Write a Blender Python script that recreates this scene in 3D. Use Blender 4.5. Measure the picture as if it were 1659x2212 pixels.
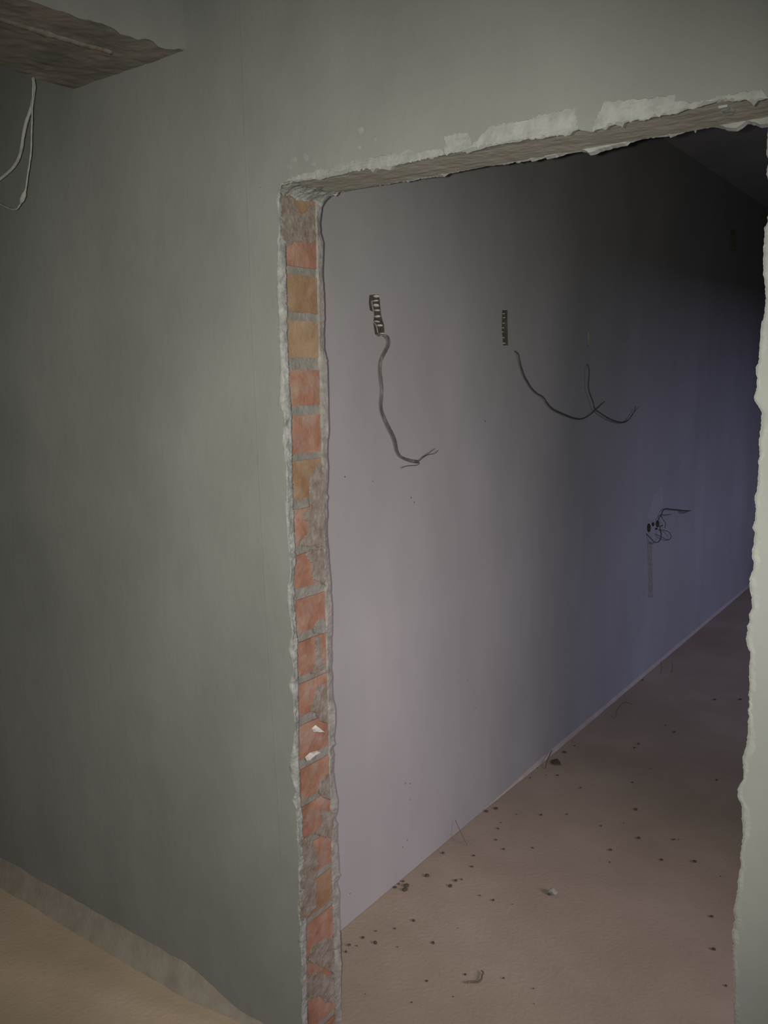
import bpy, bmesh, math, random
from mathutils import Vector, Matrix, noise
from mathutils.geometry import tessellate_polygon

for o in list(bpy.data.objects):
    bpy.data.objects.remove(o, do_unlink=True)
scn = bpy.context.scene
COL = scn.collection
random.seed(7)

# ------------------------------------------------------------------ camera
# metres; x runs along the wall with the doorway (0 = brick jamb), y into the far room, z up
CAM = Vector((1.2401, -1.3626, 1.6093))
PITCH, ROLL, YAW, FOC = 0.15632, -0.013357, 0.62455, 1848.77
fw = Vector((-math.sin(YAW) * math.cos(PITCH), math.cos(YAW) * math.cos(PITCH), -math.sin(PITCH)))
rt = Vector((math.cos(YAW), math.sin(YAW), 0))
up = rt.cross(fw)
r2 = rt * math.cos(ROLL) + up * math.sin(ROLL)
u2 = -rt * math.sin(ROLL) + up * math.cos(ROLL)
cd = bpy.data.cameras.new('camera')
cd.sensor_fit = 'VERTICAL'
cd.sensor_height = 24.0
cd.sensor_width = 18.0
cd.lens = FOC / 2212.0 * 24.0
cd.clip_start = 0.02
cam = bpy.data.objects.new('camera', cd)
COL.objects.link(cam)
M = Matrix((r2, u2, -fw)).transposed().to_4x4()
M.translation = CAM
cam.matrix_world = M
scn.camera = cam

# ------------------------------------------------------------------ world, lights, exposure
world = bpy.data.worlds.new('world')
scn.world = world
world.use_nodes = True
bg = world.node_tree.nodes['Background']
bg.inputs[0].default_value = (0.40, 0.44, 0.62, 1)
bg.inputs[1].default_value = 0.01
vs = scn.view_settings
vs.view_transform = 'Standard'
vs.look = 'None'
vs.exposure = 0.0
vs.gamma = 1.0
vs.use_curve_mapping = False


def aim(o, loc, target):
    o.location = loc
    o.rotation_euler = (Vector(target) - Vector(loc)).to_track_quat('-Z', 'Y').to_euler()


# the phone's flash, 3 cm to the left of the lens
ld = bpy.data.lights.new('phone_flash', 'SPOT')
ld.energy = 162.0
ld.color = (1.0, 0.99, 0.84)
ld.spot_size = math.radians(96)
ld.spot_blend = 1.0
ld.shadow_soft_size = 0.004
flash = bpy.data.objects.new('phone_flash', ld)
COL.objects.link(flash)
fpos = CAM - r2 * 0.024 + u2 * 0.002
aim(flash, fpos, fpos + fw - r2 * 0.03 - u2 * 0.0575)

# evening sky over the two openings of the far room (out of sight to the right)
def sky_panel(name, loc, target, sx, sy, watts, col):
    ad = bpy.data.lights.new(name, 'AREA')
    ad.shape = 'RECTANGLE'
    ad.size, ad.size_y = sx, sy
    ad.energy = watts
    ad.color = col
    o = bpy.data.objects.new(name, ad)
    COL.objects.link(o)
    aim(o, loc, target)


sky_panel('dusk_light', (6.4, 0.60, 2.80), (-0.22, 0.60, 0.50), 2.2, 2.0, 335.0, (1.0, 0.83, 0.94))
sky_panel('blue_sky_light', (6.4, 3.9, 3.05), (-0.22, 3.9, 0.45), 3.6, 2.0, 165.0, (0.60, 0.60, 1.0))

# ------------------------------------------------------------------ traced shapes, metres on their own planes
HEADF = [(-0.0363,2.0077),(0.0027,2.0049),(0.045,2.0012),(0.0982,1.9969),(0.1142,1.9938),(0.1341,1.9963),(0.1691,1.9958),(0.1844,1.9979),(0.2146,1.9993),(0.2348,1.9978),(0.242,1.9903),(0.2494,1.9957),(0.2691,1.9914),(0.2826,1.9878),(0.287,1.9944),(0.2975,1.9934),(0.3028,1.997),(0.3115,1.9941),(0.3236,1.9972),(0.339,1.9949),(0.3458,1.9966),(0.3659,1.9967),(0.3758,1.9934),(0.3808,1.9966),(0.3956,1.9965),(0.4246,1.9978),(0.4435,1.9954),(0.4467,1.9913),(0.4529,1.9934),(0.4715,1.9944),(0.4807,1.9955),(0.4841,1.9964),(0.5232,1.9966),(0.5486,1.9952),(0.558,1.9972),(0.5796,1.9955),(0.5858,1.9932),(0.6039,1.9942),(0.6159,1.9941),(0.6366,1.9906),(0.6438,1.9962),(0.6525,1.9965),(0.6655,1.9926),(0.6769,1.9891),(0.6853,1.9936),(0.6937,1.9909),(0.698,1.9881),(0.702,1.9933),(0.713,1.9939),(0.7227,1.9897),(0.7241,1.987),(0.728,1.9938),(0.7373,1.9952),(0.7534,1.9944),(0.7574,1.9917),(0.7691,1.9941),(0.7847,1.9945),(0.8077,1.9928),(0.82,1.9964),(0.8422,1.9966),(0.8615,1.999),(0.8757,1.9998),(0.8877,1.9953),(0.9063,1.9946),(0.9135,1.9894),(0.9172,1.9841),(0.9226,1.9899),(0.9358,1.9909)]
HEADB = [(-0.0126,2.0013),(0.005,1.9997),(0.0397,1.9946),(0.0463,2.0008),(0.0739,2.002),(0.1154,2.0019),(0.1479,2.0016),(0.1797,2.0005),(0.207,2.0013),(0.2261,1.9981),(0.2563,2.0),(0.3005,1.998),(0.3131,1.9957),(0.3221,2.0002),(0.3574,2.001),(0.3918,2.0018),(0.4058,2.0023),(0.4527,1.9991),(0.4667,2.0009),(0.4703,1.9983),(0.498,1.9993),(0.5015,1.9958),(0.5285,1.9991),(0.5319,1.9957),(0.5551,1.9966),(0.5681,1.9989),(0.5843,1.9993),(0.5971,1.9988),(0.6067,1.9959),(0.6147,1.9904),(0.6257,1.9901),(0.638,1.9939),(0.6472,1.9938),(0.6594,1.9956),(0.6805,1.9956),(0.6863,1.9996),(0.7068,2.0023),(0.73,2.0013),(0.7514,1.9991),(0.7544,1.9968),(0.7751,2.0006),(0.7929,2.0029),(0.795,1.9972),(0.797,2.0022),(0.8132,2.0021),(0.8239,2.0016),(0.84,1.9957),(0.8507,1.9906),(0.8611,1.9888),(0.8686,1.9927),(0.8761,1.9973),(0.8889,1.9931),(0.8967,1.9879),(0.9065,1.9875)]
JAMBB = [(0.0071,1.9988),(0.0002,1.9855),(-0.0027,1.9683),(-0.007,1.9469),(-0.0065,1.9248),(0.001,1.8997),(-0.0014,1.8689),(-0.004,1.8356),(-0.0015,1.8017),(-0.0007,1.7678),(-0.001,1.7383),(-0.0043,1.7111),(-0.0037,1.6721),(0.0037,1.6466),(0.004,1.6073),(0.0041,1.5607),(0.0034,1.5395),(0.004,1.4877),(-0.0008,1.4686),(-0.0029,1.4328),(-0.0004,1.4137),(-0.0031,1.3727),(-0.007,1.3483),(-0.0026,1.3389),(-0.0071,1.324),(-0.0056,1.2924),(-0.009,1.2823),(-0.0095,1.2453),(-0.0063,1.2185),(-0.0044,1.1765),(-0.0008,1.1395),(-0.0015,1.1143),(0.0012,1.0769),(0.0009,1.0666),(-0.0013,1.0154),(-0.0043,0.9893),(-0.0032,0.951),(-0.0069,0.9322),(-0.0027,0.9123),(-0.0051,0.8832),(-0.0028,0.8524),(0.0037,0.8328),(0.0036,0.796),(-0.0024,0.7576),(-0.0003,0.7382),(-0.008,0.7296),(-0.0037,0.712),(-0.008,0.6733),(-0.0049,0.6472),(0.0001,0.6161),(0.0054,0.5959),(0.002,0.5677),(-0.0051,0.5492),(0.0017,0.5348),(-0.0015,0.5565),(-0.005,0.5428),(0.0006,0.5268),(-0.0003,0.4934),(0.0029,0.4433),(0.0028,0.4072),(0.0078,0.4025),(-0.005,0.3786),(0.0034,0.353),(0.0008,0.3129),(0.0013,0.2737),(0.0021,0.2476),(0.0043,0.214),(0.0029,0.1869),(0.0058,0.156),(0.0018,0.1005),(0.0013,0.0461),(0.0014,-0.0085)]
RJ = [(0.9394,1.9874),(0.9376,1.9649),(0.9379,1.9291),(0.9369,1.9189),(0.94,1.9115),(0.9405,1.9021),(0.9389,1.8883),(0.9429,1.8785),(0.9452,1.8477),(0.943,1.8196),(0.9406,1.8128),(0.9407,1.7805),(0.9408,1.7649),(0.9448,1.7332),(0.9475,1.7161),(0.946,1.6869),(0.9433,1.6797),(0.9426,1.6625),(0.9422,1.6377),(0.9423,1.6228),(0.939,1.6179),(0.9396,1.6054),(0.9418,1.6004),(0.9408,1.5828),(0.9384,1.5727),(0.9405,1.5651),(0.9455,1.5601),(0.9501,1.55),(0.9507,1.5298),(0.9494,1.517),(0.9485,1.5096),(0.9502,1.4925),(0.95,1.4666),(0.9505,1.4406),(0.9479,1.4282),(0.9473,1.4141),(0.9498,1.4072),(0.9491,1.3878),(0.9461,1.376),(0.95,1.3702),(0.9496,1.356),(0.9474,1.3415),(0.9488,1.3291),(0.951,1.3186),(0.9485,1.3021),(0.9454,1.2981),(0.9474,1.292),(0.945,1.289),(0.9491,1.275),(0.9517,1.2554),(0.9528,1.251),(0.9475,1.2402),(0.9495,1.2332),(0.9469,1.218),(0.9458,1.1957),(0.952,1.1838),(0.954,1.1768),(0.9524,1.1598),(0.9532,1.1506),(0.9527,1.1376),(0.9544,1.1354),(0.9551,1.0991),(0.9558,1.052),(0.9548,1.0253),(0.9502,1.0108),(0.9516,0.9924),(0.9537,0.9742),(0.9451,0.9529),(0.9471,0.9372),(0.9537,0.9255),(0.9539,0.9065),(0.9568,0.8882),(0.9568,0.8635),(0.9543,0.8392),(0.9573,0.8278),(0.9536,0.8042),(0.9536,0.7789),(0.9492,0.7434),(0.9524,0.7276),(0.9485,0.706),(0.9514,0.6871),(0.9539,0.6449),(0.9572,0.6027),(0.9589,0.5412)]
JAMBA = [(0.0126,1.9996),(0.0077,1.986),(0.0043,1.9721),(0.0037,1.927),(0.0038,1.8959),(0.0008,1.8921),(-0.0012,1.8463),(-0.0065,1.7919),(-0.0034,1.7277),(-0.0038,1.6847),(-0.0036,1.6196),(-0.011,1.5537),(0.0004,1.5381),(0.0008,1.4781),(-0.0008,1.44),(0.0021,1.4221),(0.0046,1.3883),(0.0017,1.3541),(-0.0017,1.308),(0.0036,1.2507),(0.0063,1.2045),(0.0033,1.169),(-0.0038,1.1444),(-0.0017,1.121),(0.0005,1.0998),(0.0078,1.0508),(-0.0059,1.0172),(0.0077,0.9688),(-0.003,0.935),(0.0043,0.8826),(0.005,0.8208),(-0.0104,0.7492),(-0.015,0.7151),(0.0028,0.6819),(-0.0111,0.6523),(0.0024,0.6306),(0.004,0.6335),(0.0021,0.5853),(0.0043,0.526),(0.0025,0.477),(0.0016,0.4156),(-0.0033,0.3644),(0.0018,0.3416),(0.0015,0.2917),(0.0032,0.2169),(-0.0016,0.0869)]
JAMBBR = [(0.0258,1.9828),(0.0261,1.9413),(0.0232,1.8906),(0.0219,1.8483),(0.0209,1.827),(0.0218,1.7544),(0.0191,1.7306),(0.0189,1.6546),(0.021,1.6272),(0.0196,1.5974),(0.0243,1.5529),(0.0258,1.5259),(0.0225,1.4969),(0.0232,1.4517),(0.0211,1.4201),(0.0204,1.3514),(0.0218,1.305),(0.0226,1.2466),(0.0245,1.2109),(0.0122,1.1661),(0.0165,1.1462),(0.0118,1.1186),(0.0177,1.0955),(0.0197,1.0444),(0.0224,1.0243),(0.0195,0.9739),(0.021,0.944),(0.0191,0.9001),(0.0174,0.8858),(0.0193,0.8478),(0.0165,0.8237),(0.0116,0.7525),(0.0157,0.7205),(0.0144,0.6493),(0.0187,0.6216),(0.0183,0.5698),(0.0216,0.5987),(0.0229,0.5498),(0.0216,0.4773),(0.023,0.4274),(0.0233,0.3526),(0.0235,0.3149),(0.0192,0.2543),(0.0196,0.1776),(0.0154,0.0771)]
BRICKS = [(1.995,1.9445),(1.9275,1.8445),(1.8269,1.7493),(1.7303,1.6533),(1.6271,1.5498),(1.5291,1.4464),(1.4314,1.3463),(1.3249,1.2445),(1.2227,1.1462),(1.1209,1.0431),(1.0227,0.9426),(0.9251,0.847),(0.8249,0.7444),(0.7207,0.6446),(0.6286,0.5478),(0.5275,0.4445),(0.4275,0.3445),(0.3275,0.2445),(0.2275,0.1445),(0.1275,0.0445),(0.0275,0.002)]
SM_a = [(0.0048,1.9792),(0.0469,1.9857),(0.0593,1.9687),(0.062,1.9543),(0.0856,1.9555),(0.0965,1.972),(0.1192,1.9775),(0.1179,1.9012),(0.1002,1.8948),(0.0936,1.9028),(0.0661,1.8953),(0.046,1.8908),(0.0258,1.8801),(0.0182,1.8898),(0.0041,1.8965)]
SM_b = [(0.08,1.3961),(0.0969,1.4132),(0.1173,1.4232),(0.128,1.4104),(0.1209,1.223),(0.088,1.2359),(0.0663,1.2347),(0.0382,1.2419),(0.0387,1.2536),(0.0565,1.2578),(0.0644,1.2755),(0.0686,1.2915),(0.0547,1.3006),(0.0517,1.3127),(0.077,1.3211),(0.0743,1.3451),(0.0753,1.3685)]
SM_c = [(0.0731,1.2264),(0.1208,1.2206),(0.1232,1.1313),(0.1068,1.1471),(0.0813,1.1572),(0.071,1.1738),(0.0754,1.1923),(0.0549,1.22)]
SM_d = [(0.0922,1.0587),(0.1184,1.0548),(0.121,1.0214),(0.0946,1.0257),(0.0764,1.0353),(0.0808,1.0515)]
SM_e = [(0.0795,1.0196),(0.1019,1.0188),(0.0967,0.9825),(0.0997,0.9614),(0.1148,0.9571),(0.1179,0.9359),(0.0836,0.9358),(0.0615,0.9399),(0.077,0.9579),(0.0817,0.9816)]
SM_f = [(0.0825,0.9058),(0.1165,0.8978),(0.1183,0.843),(0.1168,0.8019),(0.0866,0.8176),(0.0799,0.8404),(0.0579,0.8504),(0.0662,0.873)]
SM_g = [(0.0886,0.671),(0.12,0.6741),(0.1214,0.6039),(0.087,0.6294),(0.0765,0.655)]
SM_h = [(0.0825,0.5966),(0.1326,0.5694),(0.1301,0.4999),(0.1011,0.5162),(0.0627,0.5442),(0.0882,0.5571)]
SM_i = [(0.0079,0.5579),(0.0518,0.537),(0.0645,0.5014),(0.0702,0.4637),(0.0698,0.4539),(0.0483,0.4499),(0.0204,0.4495),(0.0045,0.4773)]
SM_j = [(0.0037,0.4582),(0.0342,0.4473),(0.0613,0.4183),(0.0564,0.3857),(0.059,0.3591),(0.0234,0.3538),(0.0023,0.3458),(-0.002,0.4049)]
SM_k = [(0.041,0.2679),(0.0915,0.2561),(0.1208,0.2363),(0.1213,0.1407),(0.0885,0.1744),(0.0531,0.2093),(0.0256,0.2365),(0.0335,0.2571)]
SM_l = [(0.0173,0.206),(0.0665,0.1803),(0.1171,0.13),(0.1186,0.0647),(0.0851,0.0841),(0.0641,0.1165),(0.0285,0.1346),(0.0123,0.1708)]
FLECK1 = [(0.0599,0.809),(0.0732,0.812),(0.086,0.8011),(0.1026,0.7848),(0.0855,0.7896),(0.0669,0.7976)]
FLECK2 = [(0.0334,0.7474),(0.0502,0.7525),(0.0763,0.7477),(0.0875,0.7409),(0.0647,0.7418),(0.0403,0.7358)]
PP1 = [(0.1126,2.0085),(0.1478,2.0154),(0.2264,2.0172),(0.3213,2.0158),(0.3254,2.0183),(0.3414,2.0095),(0.3955,2.0074),(0.3984,1.9851),(0.3462,1.9833),(0.3086,1.9839),(0.2368,1.9941),(0.1703,2.0003)]
PP2 = [(0.4004,2.0276),(0.4493,2.0279),(0.4531,2.0014),(0.4929,2.0273),(0.5367,2.0294),(0.5439,2.0018),(0.4841,1.9981),(0.4288,1.9937),(0.4003,1.9926)]
PP3 = [(0.5882,2.0318),(0.6445,2.0301),(0.6524,1.9978),(0.6423,1.9969),(0.6366,1.9914),(0.6099,1.995),(0.5888,1.9953),(0.5486,1.9965),(0.4841,1.9987),(0.4839,2.029),(0.5261,2.0272),(0.5576,2.0272)]
PP4 = [(0.6741,1.9903),(0.6793,2.006),(0.6954,2.0309),(0.7228,2.0283),(0.804,2.0203),(0.8069,2.0114),(0.8346,2.0039),(0.8517,2.0031),(0.8422,1.9978),(0.82,1.9971),(0.8051,1.9938),(0.7846,1.995),(0.756,1.9939),(0.7293,1.9948),(0.7019,1.9958),(0.6937,1.9921)]
PP5 = [(0.8469,2.0016),(0.8611,2.0072),(0.8802,2.0059),(0.8988,2.007),(0.9309,2.0031),(0.9357,1.992),(0.9225,1.9911),(0.9063,1.9955),(0.8877,1.9964),(0.8757,2.0007)]
PP6 = [(0.0168,1.997),(0.0523,2.01),(0.1127,2.0136),(0.165,2.0146),(0.1727,2.005),(0.1241,1.9999),(0.0906,1.9941),(0.0516,1.9923),(0.0201,1.9858)]
SOFF1 = [(0.8601,0.0236),(0.8743,0.0246),(0.877,0.0629),(0.8667,0.085),(0.8569,0.074)]
BEAME = [(-0.5139,2.2817),(-0.4486,2.286),(-0.3734,2.2922),(-0.3538,2.2933),(-0.3288,2.2928),(-0.3029,2.2945),(-0.287,2.2962),(-0.2658,2.294),(-0.2437,2.2974),(-0.2127,2.3013),(-0.1926,2.3005),(-0.1696,2.2948),(-0.1456,2.296),(-0.1242,2.2964),(-0.1081,2.3045),(-0.086,2.3038),(-0.0735,2.2978),(-0.0539,2.2984),(-0.0302,2.3051),(-0.0025,2.3133)]
CABA = [(-0.6618,2.3147),(-0.6659,2.2907),(-0.6758,2.2626),(-0.6821,2.2437),(-0.6963,2.2193),(-0.7109,2.1929),(-0.7273,2.1664),(-0.7459,2.1486),(-0.7745,2.1302),(-0.8098,2.1158),(-0.8522,2.1038),(-0.9003,2.1067)]
CABB = [(-0.6425,2.3053),(-0.6516,2.2553),(-0.6577,2.2233),(-0.6639,2.191),(-0.6721,2.1486),(-0.6828,2.1197),(-0.6942,2.094),(-0.7061,2.0647),(-0.7212,2.0475),(-0.7326,2.035),(-0.75,2.0257),(-0.7695,2.0271),(-0.7947,2.0355),(-0.82,2.0457),(-0.8583,2.063)]
C1 = [(0.6529,1.7296),(0.6783,1.7251),(0.6897,1.7148),(0.6895,1.7015),(0.6774,1.6853),(0.6607,1.6665),(0.6511,1.6505),(0.6482,1.6239),(0.6522,1.5973),(0.6554,1.5758),(0.6535,1.5544),(0.6507,1.5303),(0.6549,1.5113),(0.6684,1.489),(0.6869,1.4635),(0.7056,1.4403),(0.7174,1.4201),(0.7267,1.3943),(0.7437,1.376),(0.7686,1.3655),(0.7991,1.3571),(0.8303,1.3509),(0.8408,1.3492)]
C1A = [(0.8382,1.35),(0.8677,1.363),(0.9003,1.3721),(0.9336,1.383)]
C1B = [(0.8382,1.35),(0.8676,1.3609),(0.8948,1.3667),(0.9335,1.368),(0.9532,1.377)]
C1C = [(0.8366,1.3516),(0.844,1.3445),(0.8302,1.3399),(0.7886,1.3422),(0.7632,1.3417),(0.748,1.3388)]
C2 = [(1.4752,1.7044),(1.5021,1.6889),(1.5161,1.6649),(1.5349,1.6367),(1.5633,1.604),(1.5918,1.5831),(1.6256,1.5597),(1.6696,1.5399),(1.7245,1.5236),(1.7609,1.4988),(1.8135,1.4751),(1.889,1.4565),(1.9333,1.447),(2.0015,1.4334),(2.0836,1.4226),(2.1557,1.4279),(2.2167,1.443),(2.2665,1.4581),(2.3174,1.4735),(2.3692,1.4891)]
C3 = [(2.1766,1.6655),(2.1505,1.6325),(2.1504,1.595),(2.1503,1.5573),(2.1733,1.5237),(2.2063,1.4941),(2.2337,1.4594),(2.2996,1.4373),(2.3948,1.4107),(2.4934,1.3923),(2.5806,1.3838),(2.6542,1.3934),(2.7129,1.4201),(2.7884,1.4495)]
C3B = [(2.6909,1.4077),(2.7274,1.4302),(2.7439,1.4538)]
POC1 = [(0.609,1.8357),(0.6336,1.8391),(0.6539,1.84),(0.6581,1.8246),(0.6639,1.7831),(0.6772,1.7574),(0.679,1.7336),(0.6488,1.7234),(0.6331,1.7295),(0.6249,1.7605),(0.6301,1.7893),(0.6102,1.7947),(0.6054,1.8162)]
RIB1 = [(0.6479,1.8357),(0.6444,1.8233),(0.6464,1.8104),(0.6506,1.7968),(0.6524,1.7805),(0.6489,1.7654),(0.6633,1.7555),(0.672,1.7334)]
POC2 = [(1.393,1.8366),(1.4325,1.8388),(1.4364,1.7707),(1.4401,1.7159),(1.4035,1.7143),(1.3917,1.7691)]
RIB2 = [(1.4183,1.8264),(1.4211,1.813),(1.4189,1.7935),(1.4133,1.7769),(1.4111,1.7628),(1.4157,1.7427),(1.4228,1.7234)]
POC3 = [(2.1605,1.7874),(2.1871,1.7892),(2.1929,1.7345),(2.1663,1.7315)]
POC4 = [(4.3814,2.4876),(4.513,2.5098),(4.5511,2.3782),(4.4286,2.3595)]
H0 = [(3.0761,0.8029),(3.0715,0.7893),(3.0564,0.7828),(3.0367,0.7858),(3.02,0.7972),(3.0125,0.8125),(3.017,0.826),(3.0319,0.8325),(3.0515,0.8297),(3.0684,0.8183)]
H1 = [(3.1343,0.8138),(3.1302,0.8077),(3.1182,0.8053),(3.1028,0.8076),(3.09,0.8137),(3.0845,0.8211),(3.0885,0.8272),(3.1005,0.8295),(3.1158,0.8273),(3.1287,0.8213)]
H2 = [(3.2177,0.8034),(3.2126,0.7931),(3.1965,0.7886),(3.1758,0.7917),(3.1584,0.8012),(3.1508,0.8133),(3.1559,0.8236),(3.1717,0.8281),(3.1924,0.8251),(3.21,0.8157)]
H3 = [(3.1914,0.7805),(3.1869,0.7779),(3.1743,0.7778),(3.1586,0.7802),(3.1458,0.7842),(3.1406,0.7882),(3.1451,0.7908),(3.1575,0.7909),(3.1732,0.7885),(3.1861,0.7846)]
H4 = [(3.0702,0.7775),(3.0652,0.7725),(3.051,0.7712),(3.0331,0.7741),(3.0184,0.7799),(3.0123,0.7865),(3.0172,0.7914),(3.0312,0.7928),(3.0491,0.79),(3.064,0.7842)]
W0 = [(3.1554,0.8176),(3.1626,0.8324),(3.1613,0.8444),(3.193,0.8557),(3.2034,0.8701),(3.2264,0.8809),(3.2755,0.8813),(3.3786,0.8636),(3.4989,0.8445),(3.639,0.8204),(3.7629,0.8027)]
W1 = [(3.1924,0.8581),(3.2201,0.8284),(3.2536,0.8036),(3.2645,0.7899),(3.276,0.7721)]
W2 = [(3.0071,0.7844),(3.0332,0.7533),(3.0641,0.7337),(3.1002,0.7228),(3.1417,0.7219),(3.1703,0.7331),(3.18,0.7533),(3.1716,0.7745),(3.1752,0.7957),(3.2298,0.7955)]
W3 = [(3.1255,0.7671),(3.1691,0.7483),(3.2195,0.7303),(3.3092,0.7037),(3.3808,0.69)]
W4 = [(3.1837,0.7762),(3.2648,0.7617),(3.3167,0.7456),(3.3506,0.7281),(3.3785,0.7093),(3.3678,0.6925)]
W5 = [(3.1767,0.8606),(3.2667,0.8481),(3.3689,0.838)]
W6 = [(3.5346,0.8292),(3.5839,0.8173),(3.6478,0.8071),(3.6828,0.8092)]
CHASE_UP = [(3.0123,0.8674),(3.1052,0.9535),(3.1888,1.0133),(3.2518,1.0013),(3.2474,0.9055),(3.2085,0.8397),(3.0584,0.8411)]
CHASE_DN = [(3.0257,0.7373),(3.1002,0.725),(3.149,0.41),(3.0724,0.4268)]
DABS = [(1.2747,1.4527),(1.7884,1.7075),(1.8923,1.7167),(0.6109,1.3121),(0.8088,1.2407),(0.8266,1.224),(0.7896,0.3076),(0.7888,0.2534),(0.7632,0.3201),(0.7706,0.1195),(1.1569,0.5448),(1.2171,0.4215),(0.4823,1.3386),(0.7437,0.1081),(0.4659,0.0938)]
STONES = [(-0.191,0.941,0.0079),(-0.097,0.987,0.0059),(-0.069,0.926,0.0058),(-0.163,0.797,0.0104),(-0.187,0.712,0.0112),(-0.213,0.685,0.007),(-0.213,0.708,0.0047),(-0.21,0.727,0.0066),(-0.178,0.692,0.0116),(-0.072,0.827,0.0071),(-0.06,0.844,0.0047),(-0.071,0.792,0.0084),(0.031,0.801,0.0046),(0.078,0.803,0.0064),(0.136,0.819,0.0027),(-0.032,1.08,0.0065),(0.047,1.143,0.004),(-0.112,1.189,0.0062),(-0.124,1.233,0.0042),(-0.083,1.119,0.0051),(-0.206,1.274,0.0096),(-0.187,1.313,0.0097),(-0.028,1.365,0.0064),(-0.104,1.319,0.0032),(-0.192,1.61,0.0034),(-0.069,0.578,0.008),(-0.134,0.475,0.0044),(-0.147,0.429,0.0061),(-0.16,0.381,0.0069),(-0.14,0.391,0.0034),(-0.103,0.431,0.0086),(-0.15,0.353,0.0051),(-0.042,0.453,0.0034),(0.033,0.525,0.0069),(0.103,0.383,0.0049),(0.176,0.464,0.005),(0.268,0.511,0.0042),(0.192,0.373,0.0024),(0.351,0.52,0.0033),(0.114,0.294,0.0032),(-0.004,0.25,0.0024),(0.377,0.471,0.0024),(-0.095,0.516,0.0044),(0.057,0.624,0.0026),(0.207,0.928,0.0075),(-0.199,2.963,0.007),(-0.193,1.612,0.0054),(-0.11,1.693,0.0068),(-0.176,1.91,0.0114),(-0.167,1.996,0.0058),(0.01,1.645,0.0066),(0.057,2.171,0.0074),(0.056,2.121,0.0073),(0.18,1.96,0.0042),(0.161,1.803,0.0054),(0.247,1.598,0.009),(0.43,2.012,0.0063),(0.146,2.384,0.0077),(0.09,2.44,0.0047),(0.184,1.415,0.0049),(0.245,1.479,0.0031),(0.324,1.409,0.0097),(0.271,1.28,0.0083),(0.045,1.145,0.0041),(0.434,1.319,0.0071),(0.528,1.37,0.0095),(-0.028,1.366,0.0062),(0.049,1.423,0.005),(0.193,2.889,0.0068),(0.424,1.467,0.0049),(0.441,1.478,0.0037),(0.296,1.208,0.0046),(-0.149,1.989,0.0036),(-0.208,1.708,0.0041),(-0.149,1.666,0.0034),(0.191,2.894,0.007),(0.295,2.964,0.0088),(0.148,2.383,0.0063),(0.429,1.471,0.005),(0.527,1.371,0.0073),(0.62,1.332,0.003),(0.654,1.101,0.0067),(0.7,0.952,0.0075),(0.766,0.82,0.0051)]
WHITE = [(0.215,0.937)]
SCRAP = [(0.197,0.437),(0.208,0.446),(0.221,0.453),(0.223,0.468),(0.217,0.483),(0.215,0.494),(0.206,0.498)]
CHIP = [(-0.166,1.793)]
TW1 = [(-0.177,1.724),(-0.19,1.794)]
TW2 = [(-0.151,3.11),(-0.109,3.162),(-0.133,2.397),(-0.144,2.536)]
STRAW = [(-0.146,1.028)]
STRAWTOP = [(-0.211,1.055,0.064)]
TWTOP = [(-0.211,1.852,0.013)]
XF = -0.2213
TB = 0.1415          # back face of the doorway wall
BF, BB = 0.021, 0.122  # front and back of the bared bricks
CEIL = 2.75


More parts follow.
